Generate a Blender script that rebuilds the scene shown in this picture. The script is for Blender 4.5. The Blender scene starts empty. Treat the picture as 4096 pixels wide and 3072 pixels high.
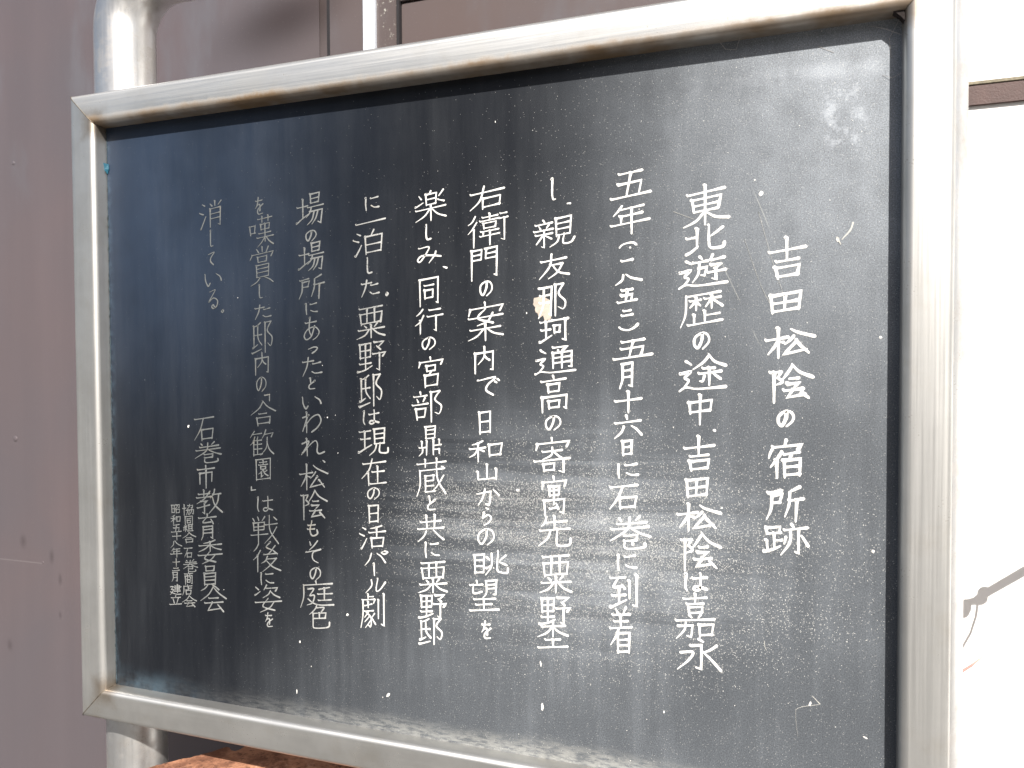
import bpy, bmesh, math, random
from mathutils import Vector, Matrix

random.seed(7)
C = bpy.context.scene.collection
SC = bpy.context.scene

# ------------------------------------------------------------------ camera
cam_d = bpy.data.cameras.new('camera')
cam = bpy.data.objects.new('camera', cam_d); C.objects.link(cam)
cam_d.sensor_width = 36.0
cam_d.lens = 3000.0 / 4096.0 * 36.0
cam_d.clip_start = 0.02; cam_d.clip_end = 500.0
right = Vector((0.9455986, 0.3252997, -0.0048257))
down = Vector((0.0036794, -0.0255250, -0.9996674))
fwd = Vector((-0.3253147, 0.9452664, -0.0253333))
rm = Matrix((right, -down, -fwd)).transposed()
cam.matrix_world = Matrix.Translation((0.8283237, -0.7475360, 0.4258767)) @ rm.to_4x4()
SC.camera = cam
cam_d.dof.use_dof = True; cam_d.dof.focus_distance = 0.92; cam_d.dof.aperture_fstop = 9.0

# ------------------------------------------------------------------ light
S = Vector((0.40, -0.63, 0.665)).normalized()          # towards the sun
ELEV = math.asin(S.z)
AZ = math.atan2(S.x, S.y)
w = bpy.data.worlds.new('World'); SC.world = w; w.use_nodes = True
nt = w.node_tree; nt.nodes.clear()
sky = nt.nodes.new('ShaderNodeTexSky'); sky.sky_type = 'NISHITA'; sky.sun_disc = False
sky.sun_elevation = ELEV; sky.sun_rotation = AZ
sky.air_density = 1.0; sky.dust_density = 3.0
bg = nt.nodes.new('ShaderNodeBackground'); bg.inputs[1].default_value = 0.062
wo = nt.nodes.new('ShaderNodeOutputWorld')
nt.links.new(sky.outputs[0], bg.inputs[0]); nt.links.new(bg.outputs[0], wo.inputs[0])
sd = bpy.data.lights.new('sun', 'SUN'); sd.energy = 5.0; sd.angle = math.radians(0.53); sd.color = (1.0, 0.955, 0.89)
so = bpy.data.objects.new('sun', sd); C.objects.link(so)
so.rotation_euler = (-S).to_track_quat('-Z', 'Y').to_euler(); so.location = S * 6
SC.view_settings.view_transform = 'Standard'; SC.view_settings.look = 'None'
SC.view_settings.exposure = 0.86; SC.view_settings.gamma = 1.0

# ------------------------------------------------------------------ material helpers
class NT:
    def __init__(s, name):
        s.m = bpy.data.materials.new(name); s.m.use_nodes = True
        s.t = s.m.node_tree; s.t.nodes.clear()
        s.out = s.n('ShaderNodeOutputMaterial'); s.b = s.n('ShaderNodeBsdfPrincipled')
        s.l(s.b.outputs[0], s.out.inputs[0])
        s.co = s.n('ShaderNodeTexCoord').outputs['Object']
        g = s.n('ShaderNodeNewGeometry'); s.pos = g.outputs['Position']; s.nor = g.outputs['Normal']
    def n(s, t, **k):
        x = s.t.nodes.new(t)
        for a, v in k.items(): setattr(x, a, v)
        return x
    def l(s, a, b): s.t.links.new(a, b)
    def put(s, sock, v):
        if hasattr(v, 'links'): s.l(v, sock)
        elif isinstance(v, tuple) and len(v) == 3 and sock.type == 'RGBA': sock.default_value = (*v, 1)
        else: sock.default_value = v
    def map(s, scale=(1, 1, 1), rot=(0, 0, 0), loc=(0, 0, 0), src=None):
        x = s.n('ShaderNodeMapping'); s.l(src or s.pos, x.inputs[0])
        x.inputs['Scale'].default_value = scale; x.inputs['Rotation'].default_value = rot; x.inputs['Location'].default_value = loc
        return x.outputs[0]
    def noise(s, scale, vec=None, detail=4, rough=0.55, dist=0.0):
        x = s.n('ShaderNodeTexNoise'); s.l(vec or s.pos, x.inputs['Vector'])
        x.inputs['Scale'].default_value = scale; x.inputs['Detail'].default_value = detail
        x.inputs['Roughness'].default_value = rough; x.inputs['Distortion'].default_value = dist
        return x.outputs[0]
    def vor(s, scale, vec=None, feature='F1'):
        x = s.n('ShaderNodeTexVoronoi'); x.feature = feature; s.l(vec or s.pos, x.inputs['Vector'])
        x.inputs['Scale'].default_value = scale
        return x.outputs['Distance'], x.outputs['Color']
    def ramp(s, v, a, b, lo=0.0, hi=1.0, smooth=True):
        x = s.n('ShaderNodeMapRange'); x.interpolation_type = 'SMOOTHSTEP' if smooth else 'LINEAR'
        s.put(x.inputs[0], v)
        x.inputs[1].default_value = a; x.inputs[2].default_value = b
        x.inputs[3].default_value = lo; x.inputs[4].default_value = hi
        return x.outputs[0]
    def math(s, op, a, b=None, c=None):
        x = s.n('ShaderNodeMath', operation=op); s.put(x.inputs[0], a)
        if b is not None: s.put(x.inputs[1], b)
        if c is not None: s.put(x.inputs[2], c)
        return x.outputs[0]
    def mul(s, *a):
        r = a[0]
        for q in a[1:]: r = s.math('MULTIPLY', r, q)
        return r
    def mix(s, f, a, b):
        x = s.n('ShaderNodeMix', data_type='RGBA'); s.put(x.inputs[0], f); s.put(x.inputs[6], a); s.put(x.inputs[7], b)
        return x.outputs[2]
    def xyz(s, src=None):
        x = s.n('ShaderNodeSeparateXYZ'); s.l(src or s.pos, x.inputs[0]); return x.outputs
    def bump(s, h, strength=0.3, dist=0.001, nrm=None):
        x = s.n('ShaderNodeBump'); s.put(x.inputs['Height'], h)
        x.inputs['Strength'].default_value = strength; x.inputs['Distance'].default_value = dist
        if nrm: s.l(nrm, x.inputs['Normal'])
        s.l(x.outputs[0], s.b.inputs['Normal']); return x.outputs[0]
    def set(s, **k):
        for a, v in k.items():
            s.put(s.b.inputs[a.replace('_', ' ')], v)
        return s.m

def spot(N, cx, cz, rx, rz, X, Z, inner=0.2):
    a = N.math('DIVIDE', N.math('SUBTRACT', X, cx), rx); b = N.math('DIVIDE', N.math('SUBTRACT', Z, cz), rz)
    r = N.math('SQRT', N.math('ADD', N.math('MULTIPLY', a, a), N.math('MULTIPLY', b, b)))
    return N.ramp(r, 1.0, inner, 0.0, 1.0)

# --- black stone board
def mat_board():
    N = NT('black_stone'); X, Y, Z = N.xyz()
    flat = N.map((1, 0, 1))
    streak = N.noise(1.0, N.map((34, 0, 3.0), (0, 0.03, 0)), 6, 0.7)
    cloud = N.noise(5.0, flat, 4, 0.6)
    cloud2 = N.noise(22.0, flat, 4, 0.65)
    grain = N.noise(900.0, flat, 2, 0.6)
    dust = N.mul(N.ramp(streak, 0.3, 0.8), N.ramp(cloud, 0.25, 0.75, 0.25, 1.0))
    topright = N.mul(spot(N, 0.93, 0.72, 0.36, 0.42, X, Z, 0.0), N.ramp(cloud2, 0.2, 0.7, 0.5, 1.0))  # bright sheen painted into the upper right corner
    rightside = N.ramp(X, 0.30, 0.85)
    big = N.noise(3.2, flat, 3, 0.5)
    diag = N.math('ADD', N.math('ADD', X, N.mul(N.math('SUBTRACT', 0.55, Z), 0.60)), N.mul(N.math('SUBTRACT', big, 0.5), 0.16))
    painted_film = N.mul(N.ramp(diag, 0.44, 0.92), N.ramp(dust, 0.1, 0.7, 0.86, 1.08), N.ramp(cloud, .2, .8, .8, 1.15))  # reflected haze painted in, stronger towards the right and bottom
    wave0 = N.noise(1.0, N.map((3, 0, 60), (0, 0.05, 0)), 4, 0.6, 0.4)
    glare_scuff = N.mul(spot(N, 0.625, 0.240, 0.29, 0.17, X, Z, 0.0), N.ramp(wave0, 0.42, 0.60, 0.25, 1.0), N.ramp(cloud2, .2, .75, .5, 1.1))  # patch of reflected light painted into the board colour
    dust_glare = N.math('ADD', N.math('ADD', N.mul(dust, 0.035), N.mul(glare_scuff, 0.36)), N.math('ADD', N.mul(topright, 0.46), N.mul(painted_film, 0.25)))
    dust_glare = N.mul(dust_glare, N.ramp(grain, 0.25, 0.75, 0.6, 1.4))
    # mineral scale and dirt along the bottom rail
    wob = N.math('ADD', Z, N.mul(N.math('SUBTRACT', N.noise(14, flat, 4, 0.6), 0.5), -0.016))
    band = N.mul(N.ramp(wob, 0.026, 0.004), N.ramp(N.noise(1.0, N.map((60, 0, 260)), 5, 0.7), 0.36, 0.60, 0.1, 1.0))
    # limescale run in the lower left corner and down the left edge
    lft = N.mul(N.ramp(X, 0.012, 0.0), N.ramp(N.noise(90, flat, 4, 0.7), 0.4, 0.65))
    cor = N.mul(spot(N, 0.03, 0.0, 0.16, 0.035, X, Z, 0.0), N.ramp(cloud2, 0.35, 0.7))
    # splashes: small white specks, plus dense ones painting the bright glare patch
    dens = N.math('ADD', N.ramp(diag, 0.35, 0.90, 0.04, 0.50), N.mul(topright, 0.5))
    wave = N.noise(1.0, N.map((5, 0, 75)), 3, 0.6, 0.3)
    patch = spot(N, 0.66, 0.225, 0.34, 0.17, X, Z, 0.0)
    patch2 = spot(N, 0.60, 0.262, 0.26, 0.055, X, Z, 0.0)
    glint_mask = N.math('MULTIPLY', N.math('ADD', N.mul(patch, 0.9), N.mul(patch2, 1.2)), N.ramp(wave, 0.40, 0.56, 0.35, 1.0))  # sun glints painted as dense specks in wavy streaks
    def specks(scale, rad, thr, dn):
        dd, cc = N.vor(scale, flat)
        r_, g_, b_ = N.n('ShaderNodeSeparateColor').outputs, None, None
        sc = r_[0].node; N.l(cc, sc.inputs[0])
        size = N.ramp(sc.outputs[1], 0, 1, rad * 0.4, rad, False)
        here = N.math('LESS_THAN', sc.outputs[0], N.mul(dn, thr))
        x = N.math('SUBTRACT', size, dd)
        return N.mul(here, N.ramp(x, 0.0, rad * 0.35))
    s1 = specks(950, 0.34, 0.42, dens)
    s2 = specks(260, 0.13, 0.07, dens)
    s3 = specks(1250, 0.55, 0.80, glint_mask)
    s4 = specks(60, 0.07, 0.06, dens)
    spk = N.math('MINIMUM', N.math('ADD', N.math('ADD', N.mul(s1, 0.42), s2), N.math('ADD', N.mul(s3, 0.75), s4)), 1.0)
    # hairline scratches
    def hair(rot, off, w_):
        v = N.map((1, 0, 1), (0, rot, 0), off)
        x, _, z = N.xyz(v)
        d = N.math('ABSOLUTE', N.math('ADD', x, N.mul(N.math('SUBTRACT', N.noise(6, flat, 2), .5), 0.01)))
        return N.mul(N.ramp(d, w_, w_ * .3), N.ramp(N.noise(16, flat, 3), 0.48, 0.6))
    hr = N.mul(spot(N, 0.83, 0.52, 0.07, 0.10, X, Z, 0.5), N.math('MAXIMUM', hair(0.42, (-0.93, 0, 0.02), 0.0007), hair(0.36, (-0.97, 0, 0.02), 0.0006)), 0.5)
    col = N.mix(dust_glare, (0.005, 0.0065, 0.010), (0.385, 0.42, 0.46))
    bluef = N.mul(N.ramp(Z, 0.25, 0.62), N.ramp(X, 0.48, 0.05), N.ramp(cloud, .25, .7, .5, 1.0))  # sky reflection painted as a blue tint at upper left
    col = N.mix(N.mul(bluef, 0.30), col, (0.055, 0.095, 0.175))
    col = N.mix(N.mul(N.math('MAXIMUM', N.mul(lft, 0.6), cor), 0.22), col, (0.16, 0.27, 0.36))
    col = N.mix(N.mul(band, N.ramp(X, 0.12, 0.60, 0.03, 0.62)), col, (0.34, 0.34, 0.32))
    col = N.mix(N.mul(hr, 0.6), col, (0.6, 0.6, 0.55))
    res = N.mul(spot(N, 0.893, 0.655, 0.024, 0.045, X, Z, 0.6), N.ramp(N.noise(70, flat, 5, 0.7), 0.47, 0.62))
    res = N.math('MAXIMUM', res, N.mul(N.ramp(N.math('ABSOLUTE', N.math('SUBTRACT', Z, 0.700)), 0.012, 0.002), N.ramp(X, 0.70, 0.90), N.ramp(cloud2, 0.35, 0.7), 0.7))
    col = N.mix(N.mul(res, 0.28), col, (0.62, 0.66, 0.72))
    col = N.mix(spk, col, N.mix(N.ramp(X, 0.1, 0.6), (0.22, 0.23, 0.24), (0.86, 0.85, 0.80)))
    rough = N.math('ADD', N.ramp(cloud, 0.2, 0.8, 0.44, 0.52), N.mul(dust, 0.1))
    hgt = N.math('ADD', N.mul(grain, 0.5), N.mul(spk, 0.7))
    N.bump(hgt, 0.30, 0.0004)
    return N.set(Base_Color=col, Roughness=rough, Specular_IOR_Level=0.34)

def mat_paint():
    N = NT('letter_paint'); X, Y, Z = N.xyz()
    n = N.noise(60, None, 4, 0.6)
    lit_fill = N.math('ADD', N.ramp(X, 0.22, 0.62), N.mul(N.math('SUBTRACT', N.noise(9, None, 3), 0.5), 0.5))  # bare grey carving to white fill, with sheen painted into the tone
    lit_fill = N.math('ADD', lit_fill, N.ramp(Z, 0.38, 0.10, 0.0, 0.28))
    lit_fill = N.ramp(lit_fill, 0.0, 1.0)
    col = N.mix(lit_fill, (0.125, 0.133, 0.133), (0.86, 0.85, 0.82))
    col = N.mix(N.mul(N.ramp(n, 0.55, 0.8), 0.35), col, (0.36, 0.30, 0.21))
    worn = N.mul(N.ramp(N.noise(420, None, 4, 0.7), 0.56, 0.68), N.ramp(lit_fill, 1.0, 0.2, 0.35, 0.8))
    col = N.mix(worn, col, (0.05, 0.055, 0.06))
    N.bump(N.noise(700, None, 3), 0.5, 0.0004)
    return N.set(Base_Color=col, Roughness=0.5, Specular_IOR_Level=0.4)

ANI = 0.0
def mat_steel(name, axis, stain=0.0, tone=(0.655, 0.65, 0.63), rough=0.40, under=False):
    N = NT(name); X, Y, Z = N.xyz()
    sc = [420, 420, 420]; sc[axis] = 5
    sc2 = [90, 90, 90]; sc2[axis] = 2.2
    br = N.noise(1.0, N.map(tuple(sc)), 4, 0.6)
    br2 = N.noise(1.0, N.map(tuple(sc2)), 3, 0.6)
    big = N.noise(9.0, None, 4, 0.6)
    pit_d, pit_c = N.vor(420)
    pit = N.mul(N.ramp(pit_d, 0.30, 0.12), N.ramp(N.noise(26, None, 4, 0.7), 0.55, 0.68))
    col = N.mix(N.ramp(big, 0.3, 0.75), tone, tuple(c * 0.74 for c in tone))
    col = N.mix(N.mul(N.ramp(br2, 0.45, 0.8), 0.25), col, (0.75, 0.74, 0.70))
    tarn = N.mul(N.ramp(N.noise(14, None, 6, 0.7), 0.5, 0.72), 0.22)
    col = N.mix(tarn, col, (0.42, 0.37, 0.29))
    gx = N.math('MINIMUM', N.math('ABSOLUTE', X), N.math('ABSOLUTE', N.math('SUBTRACT', X, 0.94)))
    gz = N.math('MINIMUM', N.math('ABSOLUTE', Z), N.math('ABSOLUTE', N.math('SUBTRACT', Z, 0.74)))
    cr = N.ramp(N.math('ADD', N.math('MAXIMUM', gx, gz), N.mul(N.math('SUBTRACT', N.noise(60, None, 4, 0.7), 0.5), 0.02)), 0.026, 0.003)
    col = N.mix(N.mul(cr, 0.6), col, (0.23, 0.15, 0.075))
    col = N.mix(N.mul(pit, 0.75), col, (0.10, 0.07, 0.04))
    metal = N.math('SUBTRACT', 0.88, N.mul(pit, 0.7))
    r = N.math('ADD', N.ramp(br, 0.2, 0.8, rough - 0.04, rough + 0.08), N.mul(N.ramp(big, 0.4, 0.8), 0.08))
    if stain > 0:
        rust = N.mul(N.ramp(N.noise(38, None, 5, 0.7), 0.47, 0.66), stain)
        if under:                      # shade and tea-coloured rust painted as a film on the faces that look down
            nz = N.n('ShaderNodeSeparateXYZ'); N.l(N.nor, nz.inputs[0])
            edge_ = N.math('ADD', Z, N.mul(N.math('SUBTRACT', N.noise(45, None, 5, 0.7), 0.5), 0.014))
            painted_film = N.mul(N.ramp(Z, 0.6, 0.7), N.ramp(edge_, 0.7530, 0.7440))
            painted_film = N.mul(painted_film, N.ramp(N.noise(9, None, 4, 0.6), 0.3, 0.65, 0.35, 0.95))
            rust = N.math('MAXIMUM', N.mul(rust, N.ramp(nz.outputs[2], -0.15, -0.5), 0.8), painted_film)  # rust together with the shade painted on the underside
        col = N.mix(rust, col, (0.20, 0.125, 0.06))
        metal = N.math('SUBTRACT', metal, N.mul(rust, 0.6))
        r = N.math('ADD', r, N.mul(rust, 0.25))
    N.bump(N.math('ADD', N.mul(br, 0.6), N.mul(big, 0.25)), 0.10, 0.0006)
    tg = N.n('ShaderNodeCombineXYZ'); tg.inputs[axis].default_value = 1.0
    N.l(tg.outputs[0], N.b.inputs['Tangent']); N.b.inputs['Anisotropic'].default_value = 0.5 if axis == 0 else 0.15; N.b.inputs['Anisotropic Rotation'].default_value = ANI
    return N.set(Base_Color=col, Metallic=metal, Roughness=r)

def mat_brown(name='brown_enamel', base=(0.112, 0.088, 0.092), glare_scuff=0.0):
    N = NT(name); X, Y, Z = N.xyz()
    streak = N.noise(1.0, N.map((15, 15, 0.9)), 5, 0.65)
    cloud = N.noise(2.4, N.map((1, 1, 0.7), (0, 0.4, 0)), 3, 0.5, 0.6)
    fine = N.noise(300, None, 3)
    spot_d, spot_c = N.vor(20)
    dot = N.mul(N.ramp(spot_d, 0.10, 0.04), N.ramp(N.noise(5, None), 0.5, 0.62))
    col = N.mix(N.ramp(streak, 0.3, 0.75), tuple(c * 0.94 for c in base), tuple(c * 1.05 for c in base))
    col = N.mix(N.ramp(X, -0.2, 0.15, 0, 0.8), col, (0.105, 0.078, 0.070))
    col = N.mix(N.ramp(cloud, 0.35, 0.75, 0, 0.6), col, (0.080, 0.078, 0.090))
    pipe_shade = spot(N, 0.01, 1.035, 0.20, 0.085, X, N.math('ADD', N.math('ADD', Z, N.mul(X, -0.22)), N.mul(N.math('SUBTRACT', cloud, 0.5), -0.06)), 0.0)  # soft shadow and reflection of the pipe painted on the panel
    col = N.mix(N.mul(pipe_shade, 0.8), col, (0.026, 0.017, 0.016))
    col = N.mix(N.mul(N.ramp(fine, 0.62, 0.75), 0.2), col, (0.3, 0.27, 0.25))
    if glare_scuff:
        sc = N.mul(N.ramp(N.noise(160, N.map((1, 1, 0.7)), 4, 0.7), 0.60, 0.68), glare_scuff)
        col = N.mix(sc, col, (0.55, 0.55, 0.48))
    for (sx, sz, a, b) in ((-0.655, 0.065, .014, .022), (-0.575, 0.04, .010, .022), (-0.553, -0.005, .008, .018), (-0.555, -0.08, .006, .012), (-0.70, -0.16, .012, .02), (-0.06, 0.62, .02, .05)):
        col = N.mix(N.mul(spot(N, sx, sz, a, b, X, N.math('ADD', Z, N.mul(N.noise(30, None, 3), 0.01)), 0.0), 0.5), col, (0.045, 0.035, 0.038))
    hl = N.mul(N.ramp(N.math('ABSOLUTE', N.math('SUBTRACT', Z, 0.018)), 0.0012, 0.0004), N.ramp(X, -0.59, -0.61), 0.25)
    col = N.mix(hl, col, (0.3, 0.28, 0.28))
    blue_reflect = N.mul(N.ramp(N.noise(1.0, N.map((9, 9, 3), (0, -0.5, 0)), 4, 0.6), 0.52, 0.75), N.ramp(Z, 0.45, 0.9), 0.4)  # bluish reflected streaks painted into the upper wall
    col = N.mix(blue_reflect, col, (0.13, 0.14, 0.16))
    N.bump(N.math('ADD', N.mul(streak, 0.12), N.mul(fine, 0.06)), 0.2, 0.002)
    return N.set(Base_Color=col, Roughness=N.ramp(cloud, 0.3, 0.8, 0.36, 0.5), Specular_IOR_Level=0.5)

def mat_simple(name, col, rough=0.6, var=0.15, scale=12, spec=0.5, metal=0.0, bump=0.2):
    N = NT(name)
    n = N.noise(scale, None, 5, 0.6)
    c = N.mix(N.ramp(n, 0.3, 0.75), tuple(v * (1 - var) for v in col), tuple(min(1, v * (1 + var)) for v in col))
    N.bump(N.noise(scale * 12, None, 4), bump, 0.002)
    return N.set(Base_Color=c, Roughness=rough, Specular_IOR_Level=spec, Metallic=metal)

def mat_rust():
    N = NT('rusty_steel')
    a = N.noise(26, None, 6, 0.7); b = N.noise(120, None, 5, 0.75); d = N.noise(8, None, 4)
    col = N.mix(N.ramp(a, 0.35, 0.65), (0.17, 0.075, 0.045), (0.45, 0.22, 0.13))
    col = N.mix(N.ramp(b, 0.52, 0.68, 0, 0.8), col, (0.045, 0.022, 0.018))
    col = N.mix(N.mul(N.ramp(d, 0.5, 0.7), N.ramp(b, 0.5, 0.3)), col, (0.55, 0.33, 0.24))
    N.bump(N.math('ADD', a, b), 0.9, 0.002)
    return N.set(Base_Color=col, Roughness=0.8, Specular_IOR_Level=0.3)

M = dict(
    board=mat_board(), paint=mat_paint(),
    rail_h=mat_steel('brushed_steel_rail', 0, 0.55, under=True),
    rail_v=mat_steel('brushed_steel_stile', 2, 0.0, rough=0.42),
    post=mat_steel('steel_pipe', 2, 0.22, (0.76, 0.76, 0.76), 0.36),
    brown=mat_brown(), brown_dark=mat_brown('brown_enamel_scuffed', (0.052, 0.040, 0.038), 0.7),
    alu=mat_simple('aluminium_strip', (0.72, 0.76, 0.83), 0.45, 0.06, 40, 0.5, 0.35),
    black=mat_simple('dark_gap', (0.012, 0.010, 0.012), 0.7),
    white=mat_simple('white_render', (0.88, 0.87, 0.85), 0.8, 0.03, 6, 0.3, 0, 0.1),
    bar=mat_simple('brown_bar_paint', (0.078, 0.043, 0.038), 0.6, 0.2, 30),
    edge=mat_simple('sunlit_beige_edge', (0.22, 0.19, 0.13), 0.7, 0.35, 150),
    rust=mat_rust(),
    ground=mat_simple('asphalt', (0.115, 0.112, 0.108), 0.85, 0.2, 4),
    teal=mat_simple('teal_paint', (0.005, 0.075, 0.12), 0.5),
    chip=mat_simple('bare_filler', (0.47, 0.405, 0.345), 0.8, 0.15, 90, 0.3),
    web=mat_simple('cobweb_thread', (0.55, 0.50, 0.46), 0.6, 0.1),
    weld=mat_simple('weld_seam', (0.20, 0.17, 0.13), 0.45, 0.4, 120, 0.5, 0.7),
    screw=mat_simple('screw_steel', (0.10, 0.12, 0.10), 0.4, 0.2, 60, 0.5, 0.8),
    seal=mat_simple('blue_grey_sealant', (0.035, 0.050, 0.060), 0.7, 0.6, 160, 0.3),
)

# ------------------------------------------------------------------ object helpers
def obj(name, bm, m, parent=None, smooth=False, smooth_angle=None):
    me = bpy.data.meshes.new(name); bmesh.ops.recalc_face_normals(bm, faces=bm.faces[:]) if len(bm.faces) < 50000 else None
    bm.to_mesh(me); bm.free()
    for mm in (m if isinstance(m, (list, tuple)) else [m]): me.materials.append(mm)
    if smooth:
        for p in me.polygons: p.use_smooth = True
        if smooth_angle: me.set_sharp_from_angle(angle=math.radians(smooth_angle))
    o = bpy.data.objects.new(name, me); C.objects.link(o)
    if parent: o.parent = parent
    return o
def empty(name, label, cat, loc=(0, 0, 0), group=None):
    o = bpy.data.objects.new(name, None); C.objects.link(o); o.location = loc
    o['label'] = label; o['category'] = cat
    if group: o['group'] = group
    return o
def tag(o, label, cat, group=None):
    o['label'] = label; o['category'] = cat
    if group: o['group'] = group
    return o
def box(bm, x0, x1, y0, y1, z0, z1, bev=0.0):
    r = bmesh.ops.create_cube(bm, size=1.0)
    for v in r['verts']:
        v.co = Vector(((x0 + x1) / 2 + v.co.x * (x1 - x0), (y0 + y1) / 2 + v.co.y * (y1 - y0), (z0 + z1) / 2 + v.co.z * (z1 - z0)))
    if bev:
        es = list({e for v in r['verts'] for e in v.link_edges})
        bmesh.ops.bevel(bm, geom=es, offset=bev, segments=2, affect='EDGES')
    return r
def tube(bm, pts, rad, seg=16, cap=True):
    pts = [Vector(p) for p in pts]; rings = []
    rads = rad if isinstance(rad, (list, tuple)) else [rad] * len(pts)
    up = None
    for i, p in enumerate(pts):
        t = (pts[min(i + 1, len(pts) - 1)] - pts[max(i - 1, 0)]).normalized()
        if up is None:
            up = Vector((0, 1, 0)) if abs(t.y) < 0.9 else Vector((1, 0, 0))
        a = (up - t * up.dot(t)).normalized(); b = t.cross(a); up = a
        rings.append([bm.verts.new(p + (a * math.cos(q) + b * math.sin(q)) * rads[i]) for q in [2 * math.pi * k / seg for k in range(seg)]])
    for r0, r1 in zip(rings, rings[1:]):
        for k in range(seg): bm.faces.new((r0[k], r0[(k + 1) % seg], r1[(k + 1) % seg], r1[k]))
    if cap:
        bm.faces.new(rings[0]); bm.faces.new(rings[-1])
def part(name, dims, m, parent, bev=0.0):
    bm = bmesh.new(); box(bm, *dims, bev=bev); return obj(name, bm, m, parent)

W, H, T, D = 0.94068, 0.74, 0.0408, 0.0210
WY = 0.40                 # plane of the facade
GZ = -0.95                # ground level

# ------------------------------------------------------------------ the setting: ground and facade
bm = bmesh.new(); bmesh.ops.create_grid(bm, x_segments=1, y_segments=1, size=60)
g = obj('ground', bm, M['ground']); g.location.z = GZ; g['kind'] = 'structure'

fac = empty('brown_metal_shutter', 'mauve brown enamelled metal shutter panels behind the left part of the signboard', 'shutter', (0, WY, GZ))
def fpart(name, x0, x1, y0, y1, z0, z1, m, bev=0.0015):
    o = part(name, (x0, x1, y0 - WY, y1 - WY, z0 - GZ, z1 - GZ), m, fac, bev); return o
fpart('panel', -2.4, 0.0795, WY, WY + 0.002, GZ, 1.9, M['brown'], 0)
fpart('recess_back', 0.06, 0.1062, WY + 0.014, WY + 0.018, GZ, 1.9, M['brown'], 0)
o = fpart('strip', 0.1065, 0.1748, WY - 0.010, WY + 0.045, GZ, 1.9, M['brown'])
fpart('gap_shade', 0.0975, 0.1063, WY - 0.004, WY + 0.0138, GZ, 1.9, M['black'], 0)  # black strip added for the shade deep in the recess
fpart('trim', 0.1751, 0.1965, WY - 0.016, WY + 0.03, GZ, 1.9, M['alu'], 0.001)
fpart('strip', 0.1968, 0.2342, WY - 0.008, WY + 0.03, GZ, 1.9, M['brown_dark'], 0.001)
fpart('gap_shade', 0.2345, 0.2395, WY - 0.0085, WY + 0.02, GZ, 1.9, M['black'], 0.0005)  # black insert standing in for the shade inside the gap
fpart('panel', 0.2398, 0.74, WY, WY + 0.04, GZ, 1.034, M['brown'])
fpart('head_rail', 0.2398, 0.74, WY - 0.004, WY + 0.04, 1.036, 1.9, M['brown_dark'], 0.001)
bm = bmesh.new(); tube(bm, [(0.095, WY + 0.009, 1.045), (0.095, WY + 0.0135, 1.045)], 0.004, 12)
o = obj('screw', bm, M['screw'], fac, True, 40); o.location = (0, -WY, -GZ)
# shallow dents as raised dimples in the enamel
for (x, z, r) in ((-0.671, 0.276, 0.006), (-0.66, 0.85, 0.004), (-0.60, 0.02, 0.003)):
    bm = bmesh.new(); bmesh.ops.create_uvsphere(bm, u_segments=16, v_segments=8, radius=r)
    for v in bm.verts: v.co = Vector((x + v.co.x, v.co.y * 0.25, z - GZ + v.co.z))
    obj('dent', bm, M['brown'], fac, True)

ww = empty('white_wall', 'bright white rendered wall in full sun at the right edge', 'wall', (0.745, WY, GZ))
part('wall', (0.0, 2.6, 0.0, 0.12, 0.0, 2.9), M['white'], ww)
bar = empty('brown_bar', 'dark brown horizontal bar with top edge painted sunlit beige on the white wall', 'bar', (1.068, WY, 0.765))
part('bar_body', (0, 0.9, -0.005, -0.0005, 0, 0.0265), M['bar'], bar, 0.0008)
part('sunlit_bar_top', (0, 0.9, -0.006, -0.0005, 0.0268, 0.0315), M['edge'], bar, 0.0008)  # sunlit top face, its light put into the beige colour

# wall rod with a knobbed tip and a hanging wire, mounted on the white wall just right of the picture
OFF = S * (0.10 / -S.y)
rod = empty('wall_rod', 'thin rod with a knobbed tip and dangling wire whose shadow falls on the white wall', 'rod', (1.75, WY, 0.6))
def sp(x, z): return Vector((x, WY, z)) + OFF - Vector((1.75, WY, 0.6))
bm = bmesh.new()
a = sp(1.085, 0.105); b = sp(1.097, 0.1135); c = sp(1.146, 0.151); dirr = (c - b).normalized()
far = b + dirr * 0.62
tube(bm, [sp(1.090, 0.1065), b, c, far, far + Vector((0.03, 0.04, 0.02)), far + Vector((0.05, 0.0995, 0.03))], [0.0042, 0.0048, 0.0052, 0.0052, 0.0052, 0.0052], 12)
obj('rod', bm, M['screw'], rod, True, 40)
bm = bmesh.new(); tube(bm, [sp(1.0985, 0.1215), sp(1.0985, 0.106)], 0.0052, 12); obj('collar', bm, M['screw'], rod, True, 40)
bm = bmesh.new(); tube(bm, [sp(1.0775, 0.1035), sp(1.0775, 0.098), sp(1.0780, 0.090), sp(1.0785, 0.085)], [0.004, 0.0068, 0.0066, 0.004], 12)
tube(bm, [sp(1.0775, 0.1025), sp(1.094, 0.107)], [0.0030, 0.0045], 10); obj('tip', bm, M['screw'], rod, True, 60)
bm = bmesh.new(); tube(bm, [sp(1.0935, 0.108), sp(1.091, 0.085), sp(1.085, 0.062), sp(1.075, 0.040), sp(1.0655, 0.024)], 0.0015, 8)
obj('wire', bm, M['screw'], rod, True)

wr = bmesh.new(); tube(wr, [(1.03, WY - 0.001, -0.012), (1.068, WY - 0.001, 0.003), (1.086, WY - 0.001, 0.018), (1.101, WY - 0.001, 0.034)], [0.0014, 0.0019, 0.0016, 0.0004], 6)
tag(obj('pink_cord', wr, mat_simple('faded_pink', (0.50, 0.24, 0.21), 0.7), None, True), 'short faded pink cord end against the white wall at lower right', 'cord')

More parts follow.
